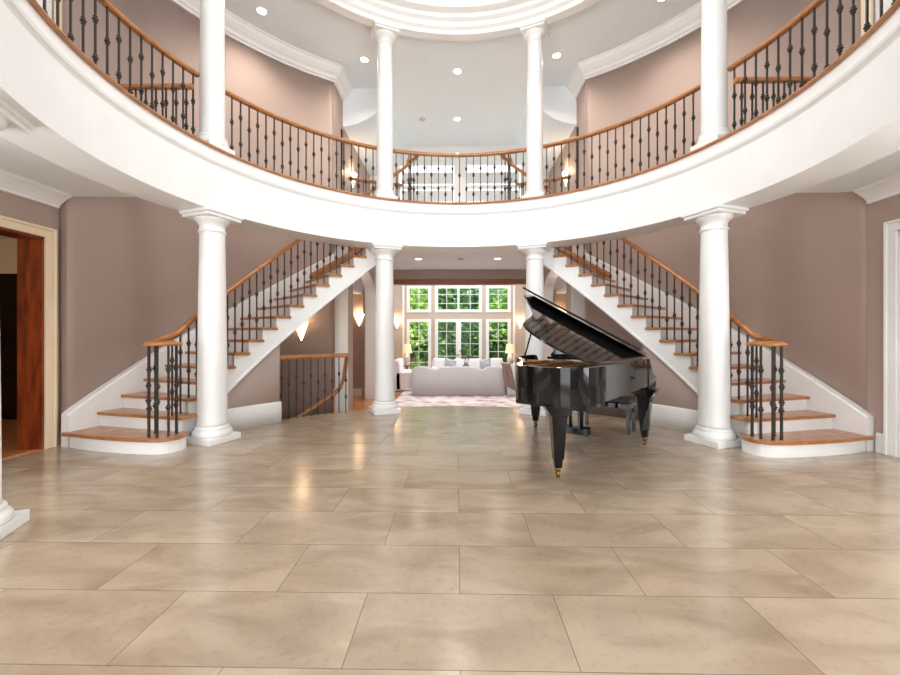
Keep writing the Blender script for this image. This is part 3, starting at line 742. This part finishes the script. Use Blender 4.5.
sconce('lit wall sconce right of the living room windows', 2.44, YW-.01, 1.80, -pi/2, 8, .11, .30)
sconce('lit wall sconce on the left wall of the upper hall', -HX+.005, 9.95, 5.2, 0, 14, .14, .34)
sconce('lit wall sconce on the right wall of the upper hall', HX-.005, 9.95, 5.2, pi, 14, .14, .34)

# ------------------------------------------------------------------ grand piano
PA = R_(-39)                                 # direction of the bass side
K = (1.924, 5.908)
pn = empty('grand_piano', 'black lacquered grand piano with its lid raised', 'piano', (K[0], K[1], 0), PA); pn.scale = (1.05, 1, 1.03)
# local frame: x = towards the bass side, y = away from the tail (keyboard front at y = 0), so q (tailwards) = -y
half = [(.79, 0), (.79, .6), (.79, 1.2), (.79, 1.75), (.785, 2.02), (.735, 2.23), (.60, 2.36), (.40, 2.41), (.20, 2.37), (.06, 2.26), (-.03, 2.08), (-.11, 1.86), (-.23, 1.60), (-.39, 1.36), (-.57, 1.14), (-.70, .95), (-.77, .76), (-.79, .58), (-.79, 0)]
def smooth_out(pts):                         # keep the straight keyboard ends crisp
    return [tuple(p) for p in catmull(pts, 4, closed=False)]
OUT = smooth_out(half)
def inset(pts, d):
    n = len(pts); r = []
    for i in range(n):
        a, b, c = Vector(pts[i-1]), Vector(pts[i]), Vector(pts[(i+1) % n])
        t = ((b-a).normalized()+(c-b).normalized())
        if t.length < 1e-6: t = c-a
        t.normalize(); nn = Vector((-t.y, t.x)); r.append((b.x+nn.x*d, b.y+nn.y*d))
    return r
fl = lambda pts: [(x, -q) for x, q in pts]
Zb, Zt = .735, 1.07
body = [p for p in OUT if p[1] > .30]; body = [(.79, .30)]+body+[(-.79, .30)]
def shift_in(p, d):                          # simple inward offset towards the inside of the case
    q = inset([(.79, -.2)]+p+[(-.79, -.2)], d)[1:-1]; return [(x, max(y, p[0][1])) for x, y in q]
inn = shift_in(body, .05)
if abs(inn[5][0]) > abs(body[5][0]): inn = shift_in(body, -.05)
mb = MB(); rows = []
for (a, b) in zip(body, inn): rows.append([(a[0], -a[1], Zb), (a[0], -a[1], Zt), (b[0], -b[1], Zt), (b[0], -b[1], Zb)])
mb.grid(rows, closed_v=True, smooth=False); mb.cap(rows[0]); mb.cap(rows[-1])
rim = mb.build('rim', 'black', pn)
for p in rim.data.polygons: p.use_smooth = abs(p.normal.z) < .3 and len(p.vertices) == 4
rim.data.set_sharp_from_angle(angle=R_(45))
MB().prism(fl(shift_in(body, .04) if abs(inn[5][0]) < .78 else inn), .74, .77).build('bottom_board', 'satin', pn)
MB().prism(fl(inn), .90, .915).build('soundboard', 'sound', pn)
mb = MB()
plate = shift_in(body, .06)
pl2 = shift_in(body, .17)
rows = [[(a[0], -a[1], .985), (a[0], -a[1], 1.005), (b[0], -b[1], 1.005), (b[0], -b[1], .985)] for a, b in zip(plate, pl2) if a[1] > .5]
mb.grid(rows, closed_v=True, smooth=False)
mb.box(-.72, .72, -.78, -.50, .985, 1.01)
for x0, x1, y1 in ((-.35, -.30, 1.38), (-.02, .03, 2.1), (.30, .34, 2.35), (.55, .59, 2.3)): mb.box(x0, x1, -y1, -.75, .985, 1.03)
mb.build('iron_plate', 'gold', pn, .004)
mb = MB()
for k in range(46):
    x = -.66+k*.029; q1 = 1.15 if x < -.5 else min(2.3, 1.15+(x+.5)*1.6); mb.box(x-.0012, x+.0012, -q1, -.76, 1.012, 1.0145)
mb.build('strings', 'sound', pn)
# keyboard end
mb = MB(); mb.box(-.79, .79, -.36, .0, .63, .72); mb.build('keybed', 'black', pn, .006)
for s in (-1, 1):
    ck = [(0, .70), (0, .80), (-.03, .845), (-.12, .86), (-.22, .95), (-.30, 1.06), (-.36, 1.07), (-.36, .70)]
    x0, x1 = sorted((s*.70, s*.80)); mb = MB()
    mb.add([(x0, y, z) for y, z in ck]+[(x1, y, z) for y, z in ck], [tuple(range(8)), tuple(range(8, 16))]+[(i, (i+1) % 8, 8+(i+1) % 8, 8+i) for i in range(8)])
    mb.build('arm', 'black', pn, .006)
MB().box(-.70, .70, -.36, -.30, .72, 1.0).build('fallboard', 'black', pn, .004)
wk = MB().box(-.0112, .0112, -.15, 0, 0, .022).build('white_key', 'ivory', pn, .001)
bk = MB().box(-.0055, .0055, -.10, 0, 0, .034).build('black_key', 'satin', pn, .001)
W = 1.38/52
for k in range(52):
    x = .69-W*(k+.5); (setattr(wk, 'location', (x, -.05-.05, .722)) if k == 0 else copy_child(wk, pn, (x, -.10, .722)))
nbk = 0
for k in range(51):
    if k % 7 in (1, 4): continue
    x = .69-W*(k+1); loc = (x, -.15, .722)
    if nbk == 0: bk.location = loc
    else: copy_child(bk, pn, loc)
    nbk += 1
mb = MB(); mb.box(-.45, .45, -.50, -.47, 1.03, 1.06)
arc_ = [(-.40, 1.06)]+[(-.40+.8*i/12, 1.10+.14*sin(pi*i/12)**.6) for i in range(13)]+[(.40, 1.06)]
mb.add([(x, -.485, z) for x, z in arc_]+[(x, -.468, z) for x, z in arc_], [tuple(range(15)), tuple(range(15, 30))]+[(i, (i+1) % 15, 15+(i+1) % 15, 15+i) for i in range(15)])
mb.build('music_desk', 'black', pn)
# lid: hinged on the bass side
TH = R_(29); HXP = .80; QF = .47
def lidtf(w, q, t):                          # w from the hinge, t height above the lid plane
    return (HXP-w*cos(TH)+t*sin(TH), -q, 1.085+w*sin(TH)+t*cos(TH))
lo = [(0, QF)]+[(max(0, min(1.6, HXP-x+.01)), q+.012*(q > 2.2)) for x, q in OUT if q > (QF+.25 if x > 0 else .95)]+[(1.66, .80), (1.68, .64), (1.68, QF)]
mb = MB().prism(lo, 0, .022, tf=lidtf); mb.build('lid', 'black', pn, .004)
FT = R_(10)
def flytf(w, d, t):                          # front flap folded back over the lid; d from its hinge
    return lidtf(w, QF+d*cos(FT)+t*-sin(FT)*-1, .03+d*sin(FT)-t*cos(FT)+.02)
mb = MB().prism([(.02, 0), (.02, .41), (1.69, .41), (1.69, 0)], 0, .022, tf=flytf); mb.build('front_flap', 'black', pn, .004)
mb = MB(); mb.tube([(-.70, -.68, 1.05), lidtf(1.50, .60, -.005)], .011, 8); mb.build('prop_stick', 'black', pn)
# legs
def leg(x, q, rz=0):
    e = MB()
    for z0, z1, a, b in ((.10, .17, .034, .038), (.17, .185, .038, .045), (.185, .50, .045, .066), (.50, .60, .066, .075), (.60, .70, .085, .15)):
        e.add([(sx*a, sy*a, z0) for sx, sy in ((-1, -1), (1, -1), (1, 1), (-1, 1))]+[(sx*b, sy*min(b, .09), z1) for sx, sy in ((-1, -1), (1, -1), (1, 1), (-1, 1))],
              [(0, 1, 2, 3), (4, 5, 6, 7)]+[(i, (i+1) % 4, 4+(i+1) % 4, 4+i) for i in range(4)])
    o = e.build('leg', 'black', pn, .004, loc=(x, -q, 0)); o.rotation_euler = (0, 0, rz)
    c = MB(); c.tube([(-.012, 0, .036), (.012, 0, .036)], .036, 16); c.lathe([(.02, .06), (.028, .07), (.03, .10), (.0, .102)], n=14); c.box(-.02, .02, -.01, .01, .03, .07)
    c.build('caster', 'brass', o)
leg(.735, .28); leg(-.735, .28); leg(.42, 2.10, R_(39))
# tail apron behind the front leg
mb = MB(); mb.box(.02, .74, -2.2, -1.85, .675, .736); mb.build('tail_block', 'black', pn, .01)
mb = MB(); mb.tube([(-.09, -.62, .70), (-.07, -.60, .16)], .022, 10); mb.tube([(.09, -.62, .70), (.07, -.60, .16)], .022, 10); mb.box(-.16, .16, -.66, -.52, .08, .17); mb.box(-.14, .14, -.68, -.56, .66, .70)
ly = mb.build('pedal_lyre', 'black', pn, .006)
for x in (-.07, 0, .07):
    MB().box(x-.012, x+.012, -.53, -.40, .085, .098).build('pedal', 'brass', ly, .004)
mb = MB(); mb.tube([(.10, -.66, .15), (.16, -.98, .70)], .007, 6); mb.build('lyre_brace', 'brass', ly)
# bench at the keyboard
bc = Vector((K[0], K[1]))+Vector((-sin(PA), cos(PA)))*.26+Vector((cos(PA), sin(PA)))*.1
be = empty('piano_bench', 'black piano bench tucked behind the grand piano', 'bench', (bc.x, bc.y, 0), PA)
mb = MB(); mb.box(-.38, .38, -.17, .17, .43, .50); mb.build('seat', 'satin', be, .02, 3)
mb = MB(); mb.box(-.37, .37, -.16, .16, .36, .43); mb.build('apron', 'black', be, .004)
for sx in (-1, 1):
    for sy in (-1, 1): MB().box(sx*.35-.022, sx*.35+.022, sy*.14-.022, sy*.14+.022, 0, .37).build('leg', 'black', be, .004)

# ------------------------------------------------------------------ living room furniture
struct_rug = tag(MB().box(-1.75, 1.95, 8.5, 14.6, ZL, ZL+.012).build('area_rug', 'rug'), 'faded pink and white rug on the living room floor', 'rug')
def sofa(label, x, y, rz, w, back_h, mat, camel=True, d=.95, cat='sofa', name='sofa', matb=None):
    e = empty(name, label, cat, (x, y, ZL+.012), rz)      # local: back at +y?  seat faces -y
    MB().box(-w/2+.02, w/2-.02, -d/2+.03, d/2-.02, .0, .30).build('base', mat, e, .03, 3)
    n = 40; hh = []
    for i in range(n+1):
        t = i/n*2-1
        z = back_h-(.05*(1+cos(pi*min(1, abs(abs(t)-.5)/.22)))/1.0 if camel else 0)-(.10*max(0, abs(t)-.93)/.07)
        hh.append((t*w/2, z))
    mb = MB(); rows = []
    for xx, z in hh:
        rows.append([(xx, d/2-.22, .02), (xx, d/2-.20, z-.05), (xx, d/2-.15, z), (xx, d/2-.05, z), (xx, d/2, z-.04), (xx, d/2, .02)])
    mb.grid(rows, closed_v=True); mb.cap(rows[0]); mb.cap(rows[-1]); mb.build('backrest', matb or mat, e)
    k = 3 if w > 2 else 1
    for i in range(k):
        a = -w/2+.2+(w-.4)*i/k; MB().box(a+.01, a+(w-.4)/k-.01, -d/2+.02, d/2-.2, .30, .47).build('seat_cushion', mat, e, .05, 3)
    for s in (-1, 1):
        xx = sorted((s*(w/2-.2), s*(w/2))); MB().box(xx[0], xx[1], -d/2, d/2-.05, 0, .62).build('arm', mat, e, .06, 3)
    return e
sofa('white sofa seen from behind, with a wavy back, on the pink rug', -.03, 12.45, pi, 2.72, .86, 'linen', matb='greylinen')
sofa('white sofa facing the rotunda under the living room windows', .35, 15.05, 0, 2.7, .90, 'linen')
sofa('white armchair left of the wavy backed sofa', -1.62, 13.45, pi/2, 1.0, 1.0, 'linen', False, cat='armchair', name='armchair')
sofa('white armchair with a mauve throw, right of the wavy backed sofa', 1.93, 12.42, pi, 1.0, .92, 'linen', False, cat='armchair', name='armchair')
def cushion(label, x, y, z, sz, mat, rx=-.25, rz=0, ry=0):
    n = 10; mb = MB(); top = []; bot = []
    for i in range(n+1):
        for_ = []
        u = i/n*2-1; r1 = []; r2 = []
        for j in range(n+1):
            v = j/n*2-1; k = max(0, (1-u**4)*(1-v**4))**.5; px = u*sz/2*(1-.06*(1-v*v)*-1*0); pz = v*sz/2
            r1.append((px, -.085*k, pz)); r2.append((px, .085*k, pz))
        top.append(r1); bot.append(r2)
    mb.grid(top); mb.grid(bot)
    o = mb.build('cushion', mat, loc=(x, y, z)); o.rotation_euler = (rx, ry, rz)
    tag(o, label, 'cushion', 'scatter cushions on the window sofa')
zc = ZL+.012+.47
for l, x, m, ry, sz in (('white cushion at the left end of the window sofa', -.72, 'linen', .05, .46), ('grey patterned cushion beside the left white cushion on the window sofa', -.32, 'greycush', .25, .42),
                    ('white cushion near the middle of the window sofa', .62, 'linen', -.05, .44), ('grey patterned cushion towards the right end of the window sofa', 1.02, 'greycush', -.25, .42), ('white cushion at the right end of the window sofa', 1.42, 'linen', 0, .46)):
    cushion(l, x, 15.14, zc+sz/2+.01, sz, m, -.2, 0, ry)
# throw over the right armchair
mb = MB(); rows = []
for i in range(13):
    t = i/12; r = []
    for j in range(9):
        u = j/8; x = 1.27+.26*u
        y = 12.2-.275*min(1, t/.25) if t < .25 else 11.925-.012*sin(6*u)
        z = ZL+.945 if t < .25 else ZL+.945-.80*(t-.25)/.75*(.76+.24*u)
        x += .12*max(0, t-.25)*(1+u)
        r.append((x, y-.012*sin(9*u)*(t > .3), z+.003*sin(11*u)))
    rows.append(r)
mb.grid(rows); o = mb.build('throw_blanket', 'throw'); so = o.modifiers.new('s', 'SOLIDIFY'); so.thickness = .015; so.offset = 1
tag(o, 'mauve throw blanket hanging over the back of the right armchair', 'throw')
def table_lamp(side, x, y):
    t = empty('side_table', 'small dark side table under the %s table lamp' % side, 'side table', (x, y, ZL))
    MB().lathe([(.27, .63), (.28, .645), (.27, .66)], n=28).build('table_top', 'redwood', t); MB().lathe([(.02, .02), (.03, .1), (.025, .62), (.08, .63)], n=16).build('stem', 'redwood', t); MB().lathe([(.2, 0), (.2, .02), (.05, .04)], n=20).build('foot', 'redwood', t)
    e = empty('table_lamp', 'lit table lamp with a warm shade on the %s side table' % side, 'table lamp', (x, y, ZL+.66))
    MB().lathe([(.08, 0), (.085, .02), (.06, .04), (.10, .12), (.12, .22), (.10, .32), (.045, .38), (.03, .42), (.015, .43), (.015, .5)], n=24).build('base', 'ceramic', e)
    MB().lathe([(.19, .46), (.14, .80)], n=32, cap=False).build('lamp_shade', 'shade', e)
    light('POINT', (x, y, ZL+.66+.6), 6, (1, .7, .4), shadow_soft_size=.08)
table_lamp('left', -1.96, 15.5); table_lamp('right', 1.98, 15.5)
t = empty('coffee_table', 'pale coffee table between the two sofas', 'coffee table', (.2, 13.85, ZL+.012))
MB().box(-.55, .55, -.3, .3, .42, .46).build('table_top', 'oak', t, .01)
for sx in (-1, 1):
    for sy in (-1, 1): MB().box(sx*.5-.03, sx*.5+.03, sy*.25-.03, sy*.25+.03, 0, .42).build('leg', 'oak', t)
v = empty('vase', 'grey round vase of leafy branches on the coffee table', 'vase', (.26, 13.8, ZL+.012+.46))
MB().lathe([(.06, 0), (.13, .06), (.17, .16), (.15, .26), (.08, .33), (.06, .36), (.07, .38)], n=28, cap=False).build('pot', 'vase', v)
br = MB(); lf = MB()
for k in range(9):
    a = k*2.4; tip = Vector((.30*cos(a), .2*sin(a), .62+.2*random.random())); p0 = Vector((0, 0, .2)); md = Vector((.08*cos(a), .06*sin(a), .5))
    pts = [p0.lerp(md, i/4) for i in range(4)]+[md.lerp(tip, i/4) for i in range(5)]; br.tube(pts, .004, 5)
    for i in range(12):
        c = md.lerp(tip, random.random()); d = Vector((random.uniform(-1, 1), random.uniform(-1, 1), random.uniform(-.3, 1))).normalized()*.07; sd = d.cross(Vector((random.random(), random.random(), 1))).normalized()*.02
        lf.add([c, c+d*.5+sd, c+d, c+d*.5-sd], [(0, 1, 2, 3)])
br.build('branch', 'bark', v); lf.build('leaves', 'leaf', v)

# ------------------------------------------------------------------ garden
struct(MB().box(-40, 40, 16.25, 80, -1.0, -.75).build('ground', 'lawn'), 'sunlit lawn outside the living room windows', 'lawn')
def tree(label, x, y, h, cr, mat, n=900, lf=.28, zc=None):
    e = empty('tree', label, 'tree', (x, y, -.75), group='trees beyond the windows')
    MB().tube([(0, 0, 0), (.05, 0, h*.3), (-.05, .03, h*.6), (0, 0, h*.85)], [.16, .13, .09, .04], 8).build('trunk', 'bark', e)
    mb = MB(); cl = [Vector((random.gauss(0, cr*.5), random.gauss(0, cr*.5), random.uniform(h*.22, h))) for _ in range(16)]
    for i in range(n):
        c = random.choice(cl)+Vector((random.gauss(0, cr*.26), random.gauss(0, cr*.26), random.gauss(0, cr*.26)))
        if c.z < .1: continue
        d = Vector((random.uniform(-1, 1), random.uniform(-1, 1), random.uniform(-.8, .5))).normalized()*lf; sd = d.cross(Vector((random.uniform(-1, 1), random.uniform(-1, 1), random.uniform(-1, 1)))).normalized()*lf*.4
        mb.add([c, c+d*.5+sd, c+d, c+d*.5-sd], [(0, 1, 2, 3)])
    mb.build('crown', mat, e)
for a in (('bright green tree outside the left living room window', -2.3, 20.5, 5.2, 1.5, M['fol3'], 1500), ('deep green tree outside the left door of the french doors', -.3, 22.5, 6.0, 1.6, M['fol2'], 1600),
          ('blue green tree outside the right door of the french doors', 1.5, 24, 5.2, 1.5, M['fol4'], 1400), ('fresh green tree outside the right living room window', 3.0, 20.5, 5.4, 1.5, M['fol1'], 1500),
          ('tall tree farther left in the garden', -5.5, 25, 7.5, 2.4, M['fol1'], 1500), ('tall tree farther right in the garden', 6.4, 25.5, 7.5, 2.4, M['fol3'], 1500),
          ('dark tree at the back of the garden, left of centre', -2.2, 29, 8.0, 2.6, M['fol2'], 1600), ('dark tree at the back of the garden, right of centre', 4.4, 30, 6.8, 2.6, M['fol2'], 1600)):
    tree(*a)
def shrub(label, x, y, r, mat):
    mb = MB()
    for i in range(700):
        d = Vector((random.gauss(0, 1), random.gauss(0, 1), abs(random.gauss(0, 1)))).normalized()*r*random.uniform(.6, 1)
        c = Vector((d.x*1.3, d.y, d.z*.95)); t = Vector((random.uniform(-1, 1), random.uniform(-1, 1), random.uniform(-.5, 1))).normalized()*.14; sd = t.cross(Vector((random.uniform(-1, 1), random.uniform(-1, 1), random.uniform(-1, 1)))).normalized()*.055
        mb.add([c, c+t*.5+sd, c+t, c+t*.5-sd], [(0, 1, 2, 3)])
    tag(mb.build('shrub', mat, loc=(x, y, -.76)), label, 'shrub', 'shrubs below the windows')
for a in (('yellow green shrub below the left living room window', -1.8, 18.0, 1.0, 'fol3'), ('low green shrub outside the french doors', .4, 19.2, .9, 'fol1'), ('green shrub below the right living room window', 2.2, 18.2, 1.0, 'fol3')):
    shrub(*a)

mb = MB()
for i in range(9000):
    c = Vector((random.uniform(-13, 13), 33+random.gauss(0, .5), random.uniform(0, 8.5)*random.uniform(.6, 1)))
    d = Vector((random.uniform(-1, 1), random.uniform(-1, 1), random.uniform(-.8, .5))).normalized()*.5; sd = d.cross(Vector((random.uniform(-1, 1), random.uniform(-1, 1), random.uniform(-1, 1)))).normalized()*.22
    mb.add([c, c+d*.5+sd, c+d, c+d*.5-sd], [(0, 1, 2, 3)])
tag(mb.build('tall_hedge', 'fol2', loc=(0, 0, -.76)), 'tall dense green hedge across the back of the garden', 'hedge', kind='stuff')
mb = MB()
for i in range(4500):
    c = Vector((random.uniform(-6, 6), 21.5+random.gauss(0, .35), random.uniform(0, 2.6)))
    d = Vector((random.uniform(-1, 1), random.uniform(-1, 1), random.uniform(-.8, .5))).normalized()*.24; sd = d.cross(Vector((random.uniform(-1, 1), random.uniform(-1, 1), random.uniform(-1, 1)))).normalized()*.1
    mb.add([c, c+d*.5+sd, c+d, c+d*.5-sd], [(0, 1, 2, 3)])
tag(mb.build('low_hedge', 'fol2', loc=(0, 0, -.76)), 'lower green hedge just behind the shrubs outside the windows', 'hedge', kind='stuff')

# ------------------------------------------------------------------ daylight, lamps and added fill lights
DAY = (.93, .97, 1.0)
def winlight(x, y, z, sx, sy, power, rot): light('AREA', (x, y, z), power, DAY, rot, shape='RECTANGLE', size=sx, size_y=sy)
PW = dict(low=85, side=40, up=140)
winlight(0, -3.05, 1.4, 3.2, 2.5, PW['low'], (R_(90), 0, 0))
for s in (-1, 1): winlight(s*3.4, -3.05, 1.6, 1.9, 2.1, PW['side'], (R_(90), 0, 0))
for s in (-1, 1): winlight(s*(5.16 if s < 0 else 5.05), 1.5, 1.6, 2.3, 2.2, 125, (R_(68), 0, R_(90)*s))
winlight(0, -3.05, 5.5, 6.2, 2.3, PW['up'], (R_(90), 0, 0))
light('POINT', (0, CY, 5.7), 195, (1, .975, .94), shadow_soft_size=.6)      # added fill light below the dome, no fixture built
light('AREA', (0, 14, 4.15), 175, (.95, .98, 1), shape='RECTANGLE', size=5, size_y=2.6)  # added fill panel under the living room ceiling, hidden by the header
light('POINT', (7, 4.2, 2.4), 40, (1, .96, .9), shadow_soft_size=.2)
light('POINT', (-7.5, 4.6, 2.6), 12, (1, .75, .5), shadow_soft_size=.2)
for s in (-1, 1): light('POINT', (s*4.2, 10.5, 2.3), 14, (1, .75, .5), shadow_soft_size=.15)
sun = light('SUN', (0, 30, 20), 8.5, (1, .96, .88), (R_(38), R_(18), 0), angle=R_(2))

w = bpy.data.worlds.new('sky'); S.world = w; w.use_nodes = True
nt = w.node_tree; bg = nt.nodes['Background']
sky = nt.nodes.new('ShaderNodeTexSky'); sky.sky_type = 'HOSEK_WILKIE'; sky.sun_direction = (.3, -.5, .8); sky.turbidity = 4
mx = nt.nodes.new('ShaderNodeMix'); mx.data_type = 'RGBA'; mx.inputs[0].default_value = .6; mx.inputs[7].default_value = (.95, .98, 1, 1)
nt.links.new(sky.outputs[0], mx.inputs[6]); nt.links.new(mx.outputs[2], bg.inputs[0]); bg.inputs[1].default_value = 3.4

# ------------------------------------------------------------------ camera
cam = bpy.data.cameras.new('camera'); cam.sensor_width = 36; cam.lens = 405/900*36; cam.clip_start = .05; cam.clip_end = 200
cam.shift_x = 0/900; cam.shift_y = -2.5/900
co = bpy.data.objects.new('camera', cam); COL.objects.link(co); co.location = (-.045, 0, 1.4); co.rotation_euler = (R_(90), 0, R_(1.0))
S.camera = co
S.view_settings.view_transform = 'Standard'; S.view_settings.look = 'None'; S.view_settings.exposure = .1; S.view_settings.gamma = 1
S.view_settings.use_curve_mapping = False
S.cycles.use_denoising = True
S.cycles.max_bounces = 10; S.cycles.diffuse_bounces = 5; S.cycles.glossy_bounces = 4; S.cycles.transparent_max_bounces = 12
S.cycles.sample_clamp_indirect = 6; S.cycles.caustics_reflective = False; S.cycles.caustics_refractive = False
